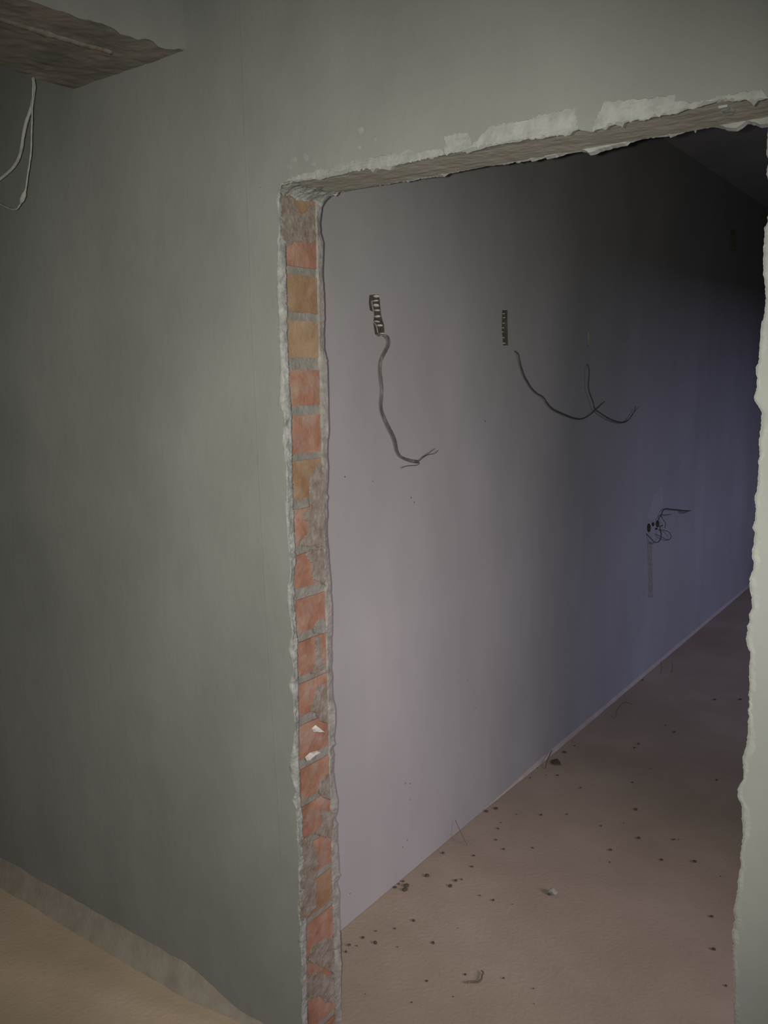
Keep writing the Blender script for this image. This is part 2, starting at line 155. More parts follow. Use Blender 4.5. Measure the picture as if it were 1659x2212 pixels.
# ------------------------------------------------------------------ materials
def mat(name, cols, scale=3.0, detail=6.0, rough=0.95, bump=0.3, bscale=60.0, streak=1.0, spots=None, big=None, rand=False, pos=(0.32, 0.68)):
    m = bpy.data.materials.new(name)
    m.use_nodes = True
    nt = m.node_tree
    N, L = nt.nodes, nt.links
    bsdf = N['Principled BSDF']
    bsdf.inputs['Roughness'].default_value = rough
    bsdf.inputs['Specular IOR Level'].default_value = 0.15
    tc = N.new('ShaderNodeTexCoord')
    mp = N.new('ShaderNodeMapping')
    mp.inputs['Scale'].default_value = (1, 1, 1.0 / streak)
    L.new(tc.outputs['Object'], mp.inputs['Vector'])
    vec = mp.outputs['Vector']
    if rand:
        oi = N.new('ShaderNodeObjectInfo')
        mul = N.new('ShaderNodeMath'); mul.operation = 'MULTIPLY'; mul.inputs[1].default_value = 37.0
        L.new(oi.outputs['Random'], mul.inputs[0])
        add = N.new('ShaderNodeVectorMath'); add.operation = 'ADD'
        L.new(vec, add.inputs[0]); L.new(mul.outputs[0], add.inputs[1])
        vec = add.outputs[0]
    nz = N.new('ShaderNodeTexNoise')
    nz.inputs['Scale'].default_value = scale
    nz.inputs['Detail'].default_value = detail
    nz.inputs['Roughness'].default_value = 0.6
    L.new(vec, nz.inputs['Vector'])
    cr = N.new('ShaderNodeValToRGB')
    e = cr.color_ramp.elements
    n = len(cols)
    while len(e) < n:
        e.new(0.5)
    for i, c in enumerate(cols):
        e[i].position = pos[0] + (pos[1] - pos[0]) * i / (n - 1)
        e[i].color = (*c, 1)
    L.new(nz.outputs['Fac'], cr.inputs['Fac'])
    out = cr.outputs['Color']

    def mix(a, fac, col, mode='MIX'):
        mx = N.new('ShaderNodeMix'); mx.data_type = 'RGBA'; mx.blend_type = mode
        L.new(a, mx.inputs[6]); mx.inputs[7].default_value = (*col, 1)
        L.new(fac, mx.inputs[0])
        return mx.outputs[2]

    if big:      # large cloudy blotches: (scale, colour, strength)
        n2 = N.new('ShaderNodeTexNoise'); n2.inputs['Scale'].default_value = big[0]; n2.inputs['Detail'].default_value = 3
        L.new(tc.outputs['Object'], n2.inputs['Vector'])
        mr = N.new('ShaderNodeMapRange'); mr.inputs[1].default_value = 0.45; mr.inputs[2].default_value = 0.75; mr.inputs[4].default_value = big[2]
        L.new(n2.outputs['Fac'], mr.inputs[0])
        out = mix(out, mr.outputs[0], big[1])
    if spots:    # small specks: (scale, threshold, colour, strength)
        vo = N.new('ShaderNodeTexVoronoi'); vo.inputs['Scale'].default_value = spots[0]
        L.new(tc.outputs['Object'], vo.inputs['Vector'])
        mr = N.new('ShaderNodeMapRange'); mr.inputs[1].default_value = spots[1]; mr.inputs[2].default_value = spots[1] * 0.6; mr.inputs[4].default_value = spots[3]
        L.new(vo.outputs['Distance'], mr.inputs[0])
        n3 = N.new('ShaderNodeTexNoise'); n3.inputs['Scale'].default_value = spots[0] * 0.35
        L.new(tc.outputs['Object'], n3.inputs['Vector'])
        gt = N.new('ShaderNodeMath'); gt.operation = 'GREATER_THAN'; gt.inputs[1].default_value = 0.56
        L.new(n3.outputs['Fac'], gt.inputs[0])
        ml = N.new('ShaderNodeMath'); ml.operation = 'MULTIPLY'
        L.new(mr.outputs[0], ml.inputs[0]); L.new(gt.outputs[0], ml.inputs[1])
        out = mix(out, ml.outputs[0], spots[2])
    L.new(out, bsdf.inputs['Base Color'])
    if bump:
        nb = N.new('ShaderNodeTexNoise'); nb.inputs['Scale'].default_value = bscale; nb.inputs['Detail'].default_value = 5
        L.new(vec, nb.inputs['Vector'])
        bp = N.new('ShaderNodeBump'); bp.inputs['Strength'].default_value = bump; bp.inputs['Distance'].default_value = 0.004
        L.new(nb.outputs['Fac'], bp.inputs['Height'])
        L.new(bp.outputs['Normal'], bsdf.inputs['Normal'])
    return m


def g(v, r=1.0, gg=1.0, b=1.0):
    return (v * r, v * gg, v * b)


MT = {
    'plaster_near': mat('grey_cement_plaster', [g(.215), g(.25), g(.28)], 2.3, 8, bump=.2, bscale=45, streak=1.6, big=(1.3, g(.18), .6)),
    'plaster_far': mat('smooth_grey_plaster', [g(.235), g(.255), g(.275)], 3.1, 7, bump=.12, bscale=50, streak=2.5, big=(1.4, g(.225), .45), spots=(30, .10, g(.17), .35)),
    'plaster_pale': mat('pale_broken_plaster', [g(.17), g(.26), g(.355)], 34, 8, bump=.8, bscale=120),
    'edge_dusty': mat('dusty_grey_plaster_edge', [(.16, .15, .138), (.21, .20, .185), (.27, .26, .245)], 45, 7, bump=.7, bscale=130),
    'plaster_edge_right': mat('flaked_plaster_edge', [g(.235), g(.258), g(.30)], 30, 6, bump=.4, bscale=110),
    'chase': mat('chase_filling_plaster', [g(.26), g(.30)], 20, 5, bump=.3),
    'plaster_patch': mat('pale_plaster_patch', [g(.215), g(.275), g(.33)], 26, 8, bump=.5, bscale=90, pos=(.30, .60)),
    'mortar': mat('grey_mortar', [(.15, .144, .13), (.185, .178, .162), (.225, .217, .20)], 30, 6, bump=.8, bscale=110),
    'smear': mat('dusty_mortar_smear', [(.15, .105, .082), (.185, .16, .14), (.235, .218, .20)], 42, 8, bump=.8, bscale=110),
    'foot': mat('dusty_pale_mortar_foot', [(.30, .26, .235), (.335, .295, .27), (.37, .33, .30)], 18, 6, bump=.4, bscale=80),
    'white': mat('white_plaster_fleck', [g(.42, 1, .96, .92), g(.54, 1, .97, .94)], 60, 3, bump=.4),
    'brick_red': mat('red_clay_brick', [(.19, .095, .068), (.245, .125, .09), (.28, .185, .145)], 16, 7, bump=.6, bscale=90, rand=True, big=(26, (.235, .19, .16), .75)),
    'brick_orange': mat('orange_clay_brick', [(.185, .105, .064), (.215, .135, .083), (.24, .17, .115)], 14, 6, bump=.5, bscale=90, rand=True, big=(24, (.25, .20, .15), .6)),
    'brick_tan': mat('tan_clay_brick', [(.22, .145, .088), (.265, .185, .118), (.29, .215, .145)], 14, 6, bump=.5, bscale=90, rand=True, big=(24, (.25, .20, .15), .6)),
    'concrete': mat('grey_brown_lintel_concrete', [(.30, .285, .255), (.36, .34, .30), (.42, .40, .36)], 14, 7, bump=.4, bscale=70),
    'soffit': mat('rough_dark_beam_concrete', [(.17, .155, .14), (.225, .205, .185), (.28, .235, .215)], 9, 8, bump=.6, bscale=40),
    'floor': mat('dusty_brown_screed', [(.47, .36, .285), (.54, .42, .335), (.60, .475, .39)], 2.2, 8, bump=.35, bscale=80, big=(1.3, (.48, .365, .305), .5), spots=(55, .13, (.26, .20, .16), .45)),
    'floor_far': mat('screed_darkened_for_light', [(.26, .212, .17), (.30, .245, .20), (.34, .282, .235)], 2.2, 8, bump=.35, bscale=80, big=(1.3, (.27, .215, .185), .5), spots=(55, .13, (.15, .12, .10), .5)),  # darker copy of the near screed, colour offsets excess window light on the floor
    'ceiling': mat('raw_concrete_ceiling', [g(.30), g(.36)], 3, 5, bump=.3),
    'hole': mat('hole_inside_shade_dark', [(.05, .046, .04), (.10, .09, .08)], 40, 5, bump=.8, bscale=120),  # near-black lining, the shade inside the holes is put into the colour
    'raw_shaded': mat('raw_brick_shade_dark', [(.055, .05, .044), (.085, .076, .066)], 40, 5, bump=.8, bscale=120),  # slot lining darkened below real brick so its colour carries the recess shade
    'cable_grey': mat('dirty_grey_cable_sheath', [g(.06, 1, .98, .93), g(.10, 1, .98, .93), g(.20, 1, .98, .93)], 45, 4, rough=.6, bump=.2, streak=2.5, pos=(.38, .66)),
    'cable_dark': mat('dark_cable_sheath', [g(.045), g(.075)], 40, 3, rough=.6, bump=.1),
    'cable_pale': mat('pale_cable_sheath', [g(.30), g(.40)], 60, 3, rough=.55, bump=.1),
    'wire': mat('dark_wire_insulation', [g(.03), g(.05)], 60, 2, rough=.5, bump=0),
    'crumb': mat('dark_mortar_crumb', [(.075, .06, .05), (.13, .105, .085)], 60, 4, bump=.6, bscale=150, rand=True),
    'straw': mat('dry_dark_straw', [(.10, .08, .06), (.15, .12, .09)], 60, 2, bump=0),
    'stone': mat('pale_plaster_stone', [g(.30, 1, .95, .90), g(.40, 1, .95, .90)], 60, 4, bump=.6, bscale=150),
    'frame': mat('grey_window_frame', [g(.3), g(.33)], 10, 2, bump=0),
}


# ------------------------------------------------------------------ helpers
def link(name, me, m, parent=None, kind=None, label=None, cat=None, group=None):
    o = bpy.data.objects.new(name, me)
    COL.objects.link(o)
    if m is not None and me is not None and len(me.materials) == 0:
        me.materials.append(MT[m])
    if parent is not None:
        o.parent = parent
    tag(o, kind, label, cat, group)
    return o


def tag(o, kind=None, label=None, cat=None, group=None):
    if kind: o['kind'] = kind
    if label: o['label'] = label
    if cat: o['category'] = cat
    if group: o['group'] = group


def mesh(name, verts, faces, smooth=False):
    me = bpy.data.meshes.new(name)
    me.from_pydata([tuple(v) for v in verts], [], faces)
    bm = bmesh.new(); bm.from_mesh(me)
    bmesh.ops.remove_doubles(bm, verts=bm.verts, dist=1e-6)
    bmesh.ops.recalc_face_normals(bm, faces=bm.faces)
    bm.to_mesh(me); bm.free()
    if smooth:
        for p in me.polygons: p.use_smooth = True
    return me


def box(name, a, b):
    (x0, y0, z0), (x1, y1, z1) = a, b
    v = [(x, y, z) for x in (x0, x1) for y in (y0, y1) for z in (z0, z1)]
    f = [(0, 1, 3, 2), (4, 6, 7, 5), (0, 4, 5, 1), (2, 3, 7, 6), (0, 2, 6, 4), (1, 5, 7, 3)]
    return mesh(name, v, f)


def lerp_at(pts, t):
    """piecewise-linear value of pts[(key, value)] at key t; keys ascending"""
    if t <= pts[0][0]: return pts[0][1]
    for (a, va), (b, vb) in zip(pts, pts[1:]):
        if t <= b:
            return va + (vb - va) * (t - a) / max(b - a, 1e-9)
    return pts[-1][1]


def spline(pts, n=6):
    """Catmull-Rom through 3-D points"""
    P = [Vector(p) for p in pts]
    P = [P[0] * 2 - P[1]] + P + [P[-1] * 2 - P[-2]]
    out = []
    for i in range(1, len(P) - 2):
        a, b, c, d = P[i - 1:i + 3]
        for k in range(n):
            t = k / n
            out.append(0.5 * ((2 * b) + (c - a) * t + (2 * a - 5 * b + 4 * c - d) * t * t + (3 * b - a - 3 * c + d) * t ** 3))
    out.append(P[-2])
    return out


def tube(name, pts, rad, flat=1.0, flat_axis=(1, 0, 0), sides=8, wob=0.0, n=6):
    """swept round or flattened tube; rad may be a number or a function of 0..1"""
    P = spline(pts, n) if len(pts) > 2 else [Vector(pts[0]), (Vector(pts[0]) + Vector(pts[1])) / 2, Vector(pts[1])]
    V, F = [], []
    ax = Vector(flat_axis)
    for i, p in enumerate(P):
        t = (P[min(i + 1, len(P) - 1)] - P[max(i - 1, 0)]).normalized()
        nrm = (ax - t * ax.dot(t))
        if nrm.length < 1e-3: nrm = t.orthogonal()
        nrm.normalize()
        bi = t.cross(nrm)
        u = i / (len(P) - 1)
        r = rad(u) if callable(rad) else rad
        r *= 1 + wob * noise.noise(p * 60)
        for k in range(sides):
            a = 2 * math.pi * k / sides
            V.append(p + bi * (math.cos(a) * r) + nrm * (math.sin(a) * r * flat))
    m_ = len(P)
    for i in range(m_ - 1):
        for k in range(sides):
            F.append((i * sides + k, i * sides + (k + 1) % sides, (i + 1) * sides + (k + 1) % sides, (i + 1) * sides + k))
    F.append(tuple(range(sides))[::-1])
    F.append(tuple(range((m_ - 1) * sides, m_ * sides)))
    return mesh(name, V, F, True)


def rag(pts, amp=0.0012, seg=0.005, seed=0.0):
    """add small broken-edge jitter to a closed outline"""
    out = []
    n = len(pts)
    for i in range(n):
        a, b = Vector((*pts[i], 0)), Vector((*pts[(i + 1) % n], 0))
        k = max(1, int((b - a).length / seg))
        for j in range(k):
            q = a.lerp(b, j / k)
            w = noise.noise_vector(q * 180 + Vector((seed, seed, 3.1)))
            out.append((q.x + w.x * amp, q.y + w.y * amp))
    return out


def patch(name, pts, ax, base, thick, m, parent, amp=0.0012, seg=0.005, label=None, kind=None, inset=0.82):
    """raised flake: outline pts on the plane axis=base, a bevelled body of the given thickness"""
    q = rag(pts, amp, seg, base * 10 + len(pts))
    cx = sum(a for a, b in q) / len(q); cy = sum(b for a, b in q) / len(q)

    def P(a, b, h):
        v = [a, b]; v.insert(ax, base + h); return tuple(v)
    n = len(q)
    cen = Vector((cx, cy))
    V = [P(a, b, -thick * 0.4) for a, b in q]
    # pull the upper rim in a little, by a fixed width rather than by a ratio
    ins = []
    for a, b in q:
        d = Vector((cx - a, cy - b)); l = d.length or 1
        ins.append((a + d.x / l * min(l * .3, abs(thick) * 1.1), b + d.y / l * min(l * .3, abs(thick) * 1.1)))
    for a, b in ins:
        V.append(P(a, b, thick * (1 + .35 * noise.noise(Vector((a, b, 0)) * 90))))
    F = [(i, (i + 1) % n, n + (i + 1) % n, n + i) for i in range(n)]
    tri = tessellate_polygon([[Vector((a, b, 0)) for a, b in ins]])
    F += [tuple(n + i for i in t) for t in tri]
    return link(name, mesh(name, V, F), m, parent, label=label, kind=kind)


def sheet_with_holes(name, outer, holes, ax, base):
    loops = [[Vector((a, b, 0)) for a, b in outer]] + [[Vector((a, b, 0)) for a, b in h] for h in holes]
    flat = [v for l in loops for v in l]
    tri = tessellate_polygon(loops)

    def P(v):
        q = [v.x, v.y]; q.insert(ax, base); return tuple(q)
    return mesh(name, [P(v) for v in flat], [tuple(t) for t in tri])


def pocket(name, pts, ax, base, depth, m, parent, label=None):
    """hole lining: side walls and a rough back, sunk by depth (signed)"""
    def P(a, b, h):
        v = [a, b]; v.insert(ax, base + h); return tuple(v)
    n = len(pts)
    V = [P(a, b, 0) for a, b in pts] + [P(a, b, depth * (1 + .2 * noise.noise(Vector((a, b, 0)) * 50))) for a, b in pts]
    F = [(i, (i + 1) % n, n + (i + 1) % n, n + i) for i in range(n)]
    tri = tessellate_polygon([[Vector((a, b, 0)) for a, b in pts]])
    F += [tuple(n + i for i in t) for t in tri]
    return link(name, mesh(name, V, F), m, parent, label=label)


def lump_mesh(name, seed, squash=0.7, sub=1, rough=.35):
    bm = bmesh.new()
    bmesh.ops.create_icosphere(bm, subdivisions=sub, radius=1)
    for v in bm.verts:
        k = 1 + rough * noise.noise(v.co * 1.3 + Vector((seed * 7.3, seed, 0)))
        v.co = v.co * k
        v.co.z *= squash
    me = bpy.data.meshes.new(name)
    bm.to_mesh(me); bm.free()
    return me


# ================================================================== the doorway wall
WX0, WX1 = -2.3, 2.6
xL = -0.05
HT = 2.0012
head = [(xL, HT), (.045, HT)] + [q for q in HEADF if q[0] > .046] + [(0.95, 1.992), (WX1, 1.992)]
jA = sorted([(z, x) for x, z in JAMBA])
jA = [(0.0, jA[0][1])] + [q for q in jA if q[0] > 0.001]
rJ = sorted([(z, x) for x, z in RJ])
rJ = [(0.0, rJ[0][1] - .004), (0.25, rJ[0][1] - .002)] + [q for q in rJ if q[0] > 0.3]
jB = sorted([(z, y) for y, z in JAMBBR])
jC = sorted([(z, x) for x, z in JAMBB])

V, F = [], []


def quad(a, b, c, d):
    i = len(V); V.extend([a, b, c, d]); F.append((i, i + 1, i + 2, i + 3))


quad((WX0, 0, 0), (xL, 0, 0), (xL, 0, CEIL), (WX0, 0, CEIL))
fine = []
for (x0, z0), (x1, z1) in zip(head, head[1:]):
    if x1 - x0 > .3:
        fine.append((x0, z0)); continue
    k = max(1, int((x1 - x0) / .004))
    for j in range(k):
        x = x0 + (x1 - x0) * j / k
        fine.append((x, z0 + (z1 - z0) * j / k + .0016 * noise.noise(Vector((x * 160, 0, 1)))))
fine.append(head[-1])
for (x0, z0), (x1, z1) in zip(fine, fine[1:]):
    quad((x0, 0, z0), (x1, 0, z1), (x1, 0, CEIL), (x0, 0, CEIL))
    if x0 > .01: quad((x0, 0, z0), (x1, 0, z1), (x1, .012, z1 + .002), (x0, .012, z0 + .002))
NZ = 900
zs = [HT * i / NZ for i in range(NZ + 1)]
def gr(a, z):       # grainy broken edge
    return .0016 * noise.noise(Vector((a, 5, z * 110))) + .0012 * noise.noise(Vector((a, 9, z * 300)))


xa = [lerp_at(jA, z) + gr(0, z) for z in zs]
for i in range(NZ):
    quad((xL, 0, zs[i]), (xa[i], 0, zs[i]), (xa[i + 1], 0, zs[i + 1]), (xL, 0, zs[i + 1]))
zr = [1.992 * i / NZ for i in range(NZ + 1)]
xr = [lerp_at(rJ, z) + gr(9, z) for z in zr]
for i in range(NZ):
    quad((xr[i], 0, zr[i]), (WX1, 0, zr[i]), (WX1, 0, zr[i + 1]), (xr[i + 1], 0, zr[i + 1]))
    quad((xr[i], 0, zr[i]), (xr[i], .012, zr[i]), (xr[i + 1], .012, zr[i + 1]), (xr[i + 1], 0, zr[i + 1]))
wall_front = link('wall_front', mesh('wall_front', V, F), 'plaster_near', kind='structure',
                  label='grey plastered wall with the ragged bare doorway and brick jamb')
wf = wall_front

# masonry behind the plaster
link('mortar_core', box('mortar_core', (WX0, .010, 0), (-.005, .132, 2.0)), 'mortar', wf)
link('mortar_core', box('mortar_core', (.962, .010, 0), (WX1, .132, 2.0)), 'mortar', wf)
link('masonry_top', box('masonry_top', (WX0, .010, 2.2), (WX1, .132, CEIL)), 'mortar', wf)

# lintel: soffit rows of faint board marks
V, F = [], []
nx, ny = 150, 10
for i in range(nx + 1):
    x = -.25 + (1.30 + .25) * i / nx
    for j in range(ny + 1):
        y = .006 + (.134 - .006) * j / ny
        z = 2.0 + .0006 * noise.noise(Vector((x * 3, y * 70, 0))) + .0008 * noise.noise(Vector((x * 40, y * 40, 2)))
        V.append((x, y, z))
for i in range(nx):
    for j in range(ny):
        a = i * (ny + 1) + j
        F.append((a, a + 1, a + ny + 2, a + ny + 1))
n0 = len(V)
V += [(-.25, .006, 2.2), (1.30, .006, 2.2), (1.30, .134, 2.2), (-.25, .134, 2.2)]
F += [tuple([i * (ny + 1) for i in range(nx + 1)] + [n0 + 1, n0]), tuple([i * (ny + 1) + ny for i in range(nx + 1)][::-1] + [n0 + 3, n0 + 2]),
      (n0, n0 + 1, n0 + 2, n0 + 3), tuple(range(ny + 1))[::-1] + (n0, n0 + 3), tuple(nx * (ny + 1) + j for j in range(ny + 1)) + (n0 + 2, n0 + 1)]
lintel = link('lintel', mesh('lintel', V, F), 'concrete', wf, label='grey-brown concrete lintel over the opening')
patch('plaster_dab', SOFF1, 2, 2.0, -.003, 'plaster_patch', lintel)

# plaster on the far-room side
V, F = [], []
hb = [(q[0], q[1]) for q in HEADB]
hb = [(-.02, hb[0][1])] + [q for q in hb if q[0] > -.02] + [(.95, hb[-1][1]), (WX1, 1.99)]
fb = []
for (x0, z0), (x1, z1) in zip(hb, hb[1:]):
    k = max(1, int((x1 - x0) / .004)) if x1 - x0 < .3 else 1
    for j in range(k):
        x = x0 + (x1 - x0) * j / k
        fb.append((x, z0 + (z1 - z0) * j / k + .0016 * noise.noise(Vector((x * 170, 7, 1)))))
fb.append(hb[-1])
for (x0, z0), (x1, z1) in zip(fb, fb[1:]):
    quad((x0, TB, z0), (x1, TB, z1), (x1, TB, CEIL), (x0, TB, CEIL))
    quad((x0, TB, z0), (x1, TB, z1), (x1, .131, z1 + .003), (x0, .131, z0 + .003))
    quad((x0, .131, z0 + .003), (x1, .131, z1 + .003), (x1, .131, 2.03), (x0, .131, 2.03))
quad((XF, TB, 0), (-.02, TB, 0), (-.02, TB, CEIL), (XF, TB, CEIL))
zc = [1.985 * i / NZ for i in range(NZ + 1)]
xc = [lerp_at(jC, z) + .8 * gr(3, z) for z in zc]
for i in range(NZ):
    quad((-.02, TB, zc[i]), (xc[i], TB, zc[i]), (xc[i + 1], TB, zc[i + 1]), (-.02, TB, zc[i + 1]))
quad((.962, TB, 0), (WX1, TB, 0), (WX1, TB, 1.992), (.962, TB, 1.992))
quad((.962, TB, 0), (.962, .13, 0), (.962, .13, 1.992), (.962, TB, 1.992))
link('far_side_plaster', mesh('far_side_plaster', V, F), 'plaster_patch', wf)


# broken plaster rims on the jamb
def rim(name, rows, m):
    V, F = [], []
    k = len(rows[0])
    for r in rows: V.extend(r)
    for i in range(len(rows) - 1):
        for j in range(k - 1):
            a = i * k + j
            F.append((a, a + 1, a + k + 1, a + k))
    return link(name, mesh(name, V, F, True), m, wf)


rows = []
for i, z in enumerate(zs):
    x0, y1 = xa[i], lerp_at(jB, z) + .002 * noise.noise(Vector((z * 120, 0, 4))) + .0015 * noise.noise(Vector((z * 300, 0, 4)))
    wid = .003 + .007 * max(0, noise.noise(Vector((z * 22, 1, 2))) + .25)      # flaked zone on the wall face
    r = [(x0 - wid, -.0002, z)]
    for t in (0, .15, .32, .5, .68, .85, 1):
        s = math.sin(t * math.pi / 2); c = math.cos(t * math.pi / 2)
        n1 = noise.noise(Vector((t * 2.2, 3, z * 75))) * .003 + noise.noise(Vector((t * 6, 7, z * 240))) * .0022
        w = n1 * (.35 + .65 * math.sin(t * math.pi))
        r.append((x0 * (1 - s) + .001 * math.sin(t * math.pi) + w, y1 * (1 - c) * 1.0 + w * .5 - (.0012 if t == 0 else 0), z))
    r.append((-.006, y1 + .001, z))
    rows.append(r)
rim('plaster_edge', rows, 'plaster_pale')
rows = []
for i, z in enumerate(zc):
    y0 = BB - .001 + .0025 * noise.noise(Vector((1, 8, z * 90))) + .0015 * noise.noise(Vector((1, 8, z * 260)))
    x1 = xc[i]
    rows.append([(-.006, y0, z)] + [(x1 * t + .0008 + (.0022 * noise.noise(Vector((t * 3, 1, z * 80))) + .0016 * noise.noise(Vector((t * 8, 4, z * 260)))) * (1 - t), y0 + (TB - y0) * t, z) for t in (.04, .25, .5, .75, 1)])
rim('plaster_edge', rows, 'edge_dusty')
rows = []
for i, z in enumerate(zr):
    w = .010 + .012 * max(-.5, noise.noise(Vector((2, 6, z * 16)))) + .003 * noise.noise(Vector((2, 6, z * 120)))
    n1 = noise.noise(Vector((4, 3, z * 60))) * .0016 + noise.noise(Vector((4, 7, z * 220))) * .0012
    rows.append([(xr[i] + .0005, .011, z), (xr[i] - .0006 + n1 * .4, .004, z), (xr[i] + .001, -.0003 + n1 * .4, z), (xr[i] + w * .5, -.0007 + n1 * .6, z), (xr[i] + w, .0003, z)])
rim('plaster_edge', rows, 'plaster_edge_right')

# bricks bared in the jamb
kinds = ['brick_orange', 'brick_red', 'brick_orange', 'brick_tan', 'brick_red', 'brick_red', 'brick_orange'] + ['brick_red'] * 9 + ['brick_orange', 'brick_red', 'brick_red', 'brick_red', 'brick_red']
for k, (zt, zb) in enumerate(BRICKS):
    V, F = [], []
    n = 5
    h = zt - zb
    y0 = BF + .0015 * noise.noise(Vector((k * 3.3, 0, 0))); y1 = BB + .002 * noise.noise(Vector((0, k * 3.3, 0)))
    zm = (zt + zb) / 2
    for i in range(n):
        for j in range(n):
            a = (i / (n - 1) - .5); b = (j / (n - 1) - .5)
            edge = i in (0, n - 1) or j in (0, n - 1)
            y = (y0 + y1) / 2 + a * (y1 - y0) * (1.0 if not edge else 1.0)
            z = zm + b * h
            w = noise.noise_vector(Vector((k * 2.7, y * 55, z * 55)))
            V.append((-.002 * edge + .0016 * w.x, y + .0016 * w.y, z + .0022 * w.z))
    for i in range(n - 1):
        for j in range(n - 1):
            a = i * n + j
            F.append((a, a + n, a + n + 1, a + 1))
    ring = [i * n for i in range(n)] + [(n - 1) * n + j for j in range(1, n)] + [i * n + n - 1 for i in range(n - 2, -1, -1)] + [j for j in range(n - 2, 0, -1)]
    base = len(V)
    for q in ring:
        V.append((-.12, V[q][1], V[q][2]))
    m_ = len(ring)
    for i in range(m_):
        F.append((ring[i], base + i, base + (i + 1) % m_, ring[(i + 1) % m_]))
    F.append(tuple(base + i for i in range(m_)))
    link('brick', mesh('brick', V, F), kinds[k], wf)

for key, m in (('a', 'smear'), ('b', 'smear'), ('c', 'smear'), ('d', 'mortar'), ('e', 'smear'), ('f', 'smear'), ('g', 'smear'), ('h', 'smear'), ('i', 'smear'), ('j', 'smear'), ('k', 'smear'), ('l', 'smear')):
    patch('mortar_smear', globals()['SM_' + key], 0, .0, .0014, m, wf, amp=.0045, seg=.0025)
patch('white_fleck', FLECK1, 0, .002, .004, 'white', wf, amp=.001, seg=.004, label='white plaster fleck stuck to a brick')
patch('white_fleck', FLECK2, 0, .002, .004, 'white', wf, amp=.001, seg=.004, label='white plaster fleck on a mortar joint')

# lump of plaster in the upper corner of the opening
V, F = [], []
nu, nv = 60, 26
for i in range(nu + 1):
    y = -.001 + (TB + .003) * i / nu
    for j in range(nv + 1):
        t = j / nv
        reach = .050 + .022 * noise.noise(Vector((y * 45, 0, 0))) - .006 * (1 - i / nu)
        drop = .019 + .012 * noise.noise(Vector((y * 40, 4, 0)))
        x = reach * (1 - t) ** 1.6
        z = 2.003 - drop * t ** 1.6 - .004
        w = noise.noise(Vector((x * 70, y * 70, z * 70))) * .004 + noise.noise(Vector((x * 220, y * 220, z * 220))) * .002
        V.append((x + w - .001, y, z + w))
for i in range(nu):
    for j in range(nv):
        a = i * (nv + 1) + j
        F.append((a, a + 1, a + nv + 2, a + nv + 1))
link('corner_plaster', mesh('corner_plaster', V, F, True), 'plaster_pale', wf)

# pale patches along the head of the opening
for q in (PP1, PP2, PP3, PP4, PP5, PP6):
    patch('plaster_patch', [(a, max(b, lerp_at(head, a) + .0005)) for a, b in q], 1, 0.0, -.0014, 'plaster_patch', wf, amp=.0045, seg=.003)
for i in range(11):
    x = .02 + .24 * random.random(); z = 2.02 + .05 * random.random()
    r = .0025 + .004 * random.random()
    patch('plaster_dab', [(x + r * math.cos(a * .9) * (1 + .4 * random.random()), z + r * math.sin(a * .9) * (1 + .4 * random.random())) for a in range(7)], 1, 0.0, -.0006, 'plaster_edge_right', wf, amp=.0015, seg=.0015)

# vertical seam where the wall meets the column beside the opening
seam = [(2.70, -.086), (2.24, -.084), (1.73, -.084), (1.40, -.079), (1.0, -.070), (.67, -.057), (.45, -.052)]
V, F = [], []
n = 160
for i in range(n + 1):
    z = seam[-1][0] + (seam[0][0] - seam[-1][0]) * i / n
    x = lerp_at(sorted(seam), z) + .0015 * noise.noise(Vector((0, 1, z * 25)))
    w = .006 + .002 * noise.noise(Vector((0, 2, z * 12)))
    V += [(x - w, .0004, z), (x - w * .2, -.0006 - .0004 * noise.noise(Vector((0, 3, z * 40))), z), (x + w, .0004, z)]
for i in range(n):
    for j in range(2):
        a = i * 3 + j
        F.append((a, a + 1, a + 4, a + 3))
link('plaster_seam', mesh('plaster_seam', V, F, True), 'plaster_near', wf)

# mortar left along the foot of the wall
def fillet(name, axis, a0, a1, at, hgt, dep, m, parent, seed):
    V, F = [], []
    n = int((a1 - a0) / .012)
    for i in range(n + 1):
        s = a0 + (a1 - a0) * i / n
        k = 1 + .22 * noise.noise(Vector((s * 7, seed, 0))) + .05 * noise.noise(Vector((s * 24, seed, 3)))
        if axis == 'y': k *= min(1, max(.02, (s - a0) / .5))
        if axis == 'x': k *= .32 + .68 * min(1, max(0, (-.22 - s) / .2))
        for u, v in ((0, 1.0), (.25, .62), (.6, .28), (1, 0)):
            d, z = dep * k * u, hgt * k * v + .002 * noise.noise(Vector((s * 60, u * 3, seed)))
            V.append((s, at - d, max(z, 0) - .001) if axis == 'x' else (at + d, s, max(z, 0) - .001))
    for i in range(n):
        for j in range(3):
            a = i * 4 + j
            F.append((a, a + 1, a + 5, a + 4))
    return link(name, mesh(name, V, F, True), m, parent)


fillet('mortar_fillet', 'x', WX0, -.05, 0.0, .072, .034, 'foot', wf, 1.0)

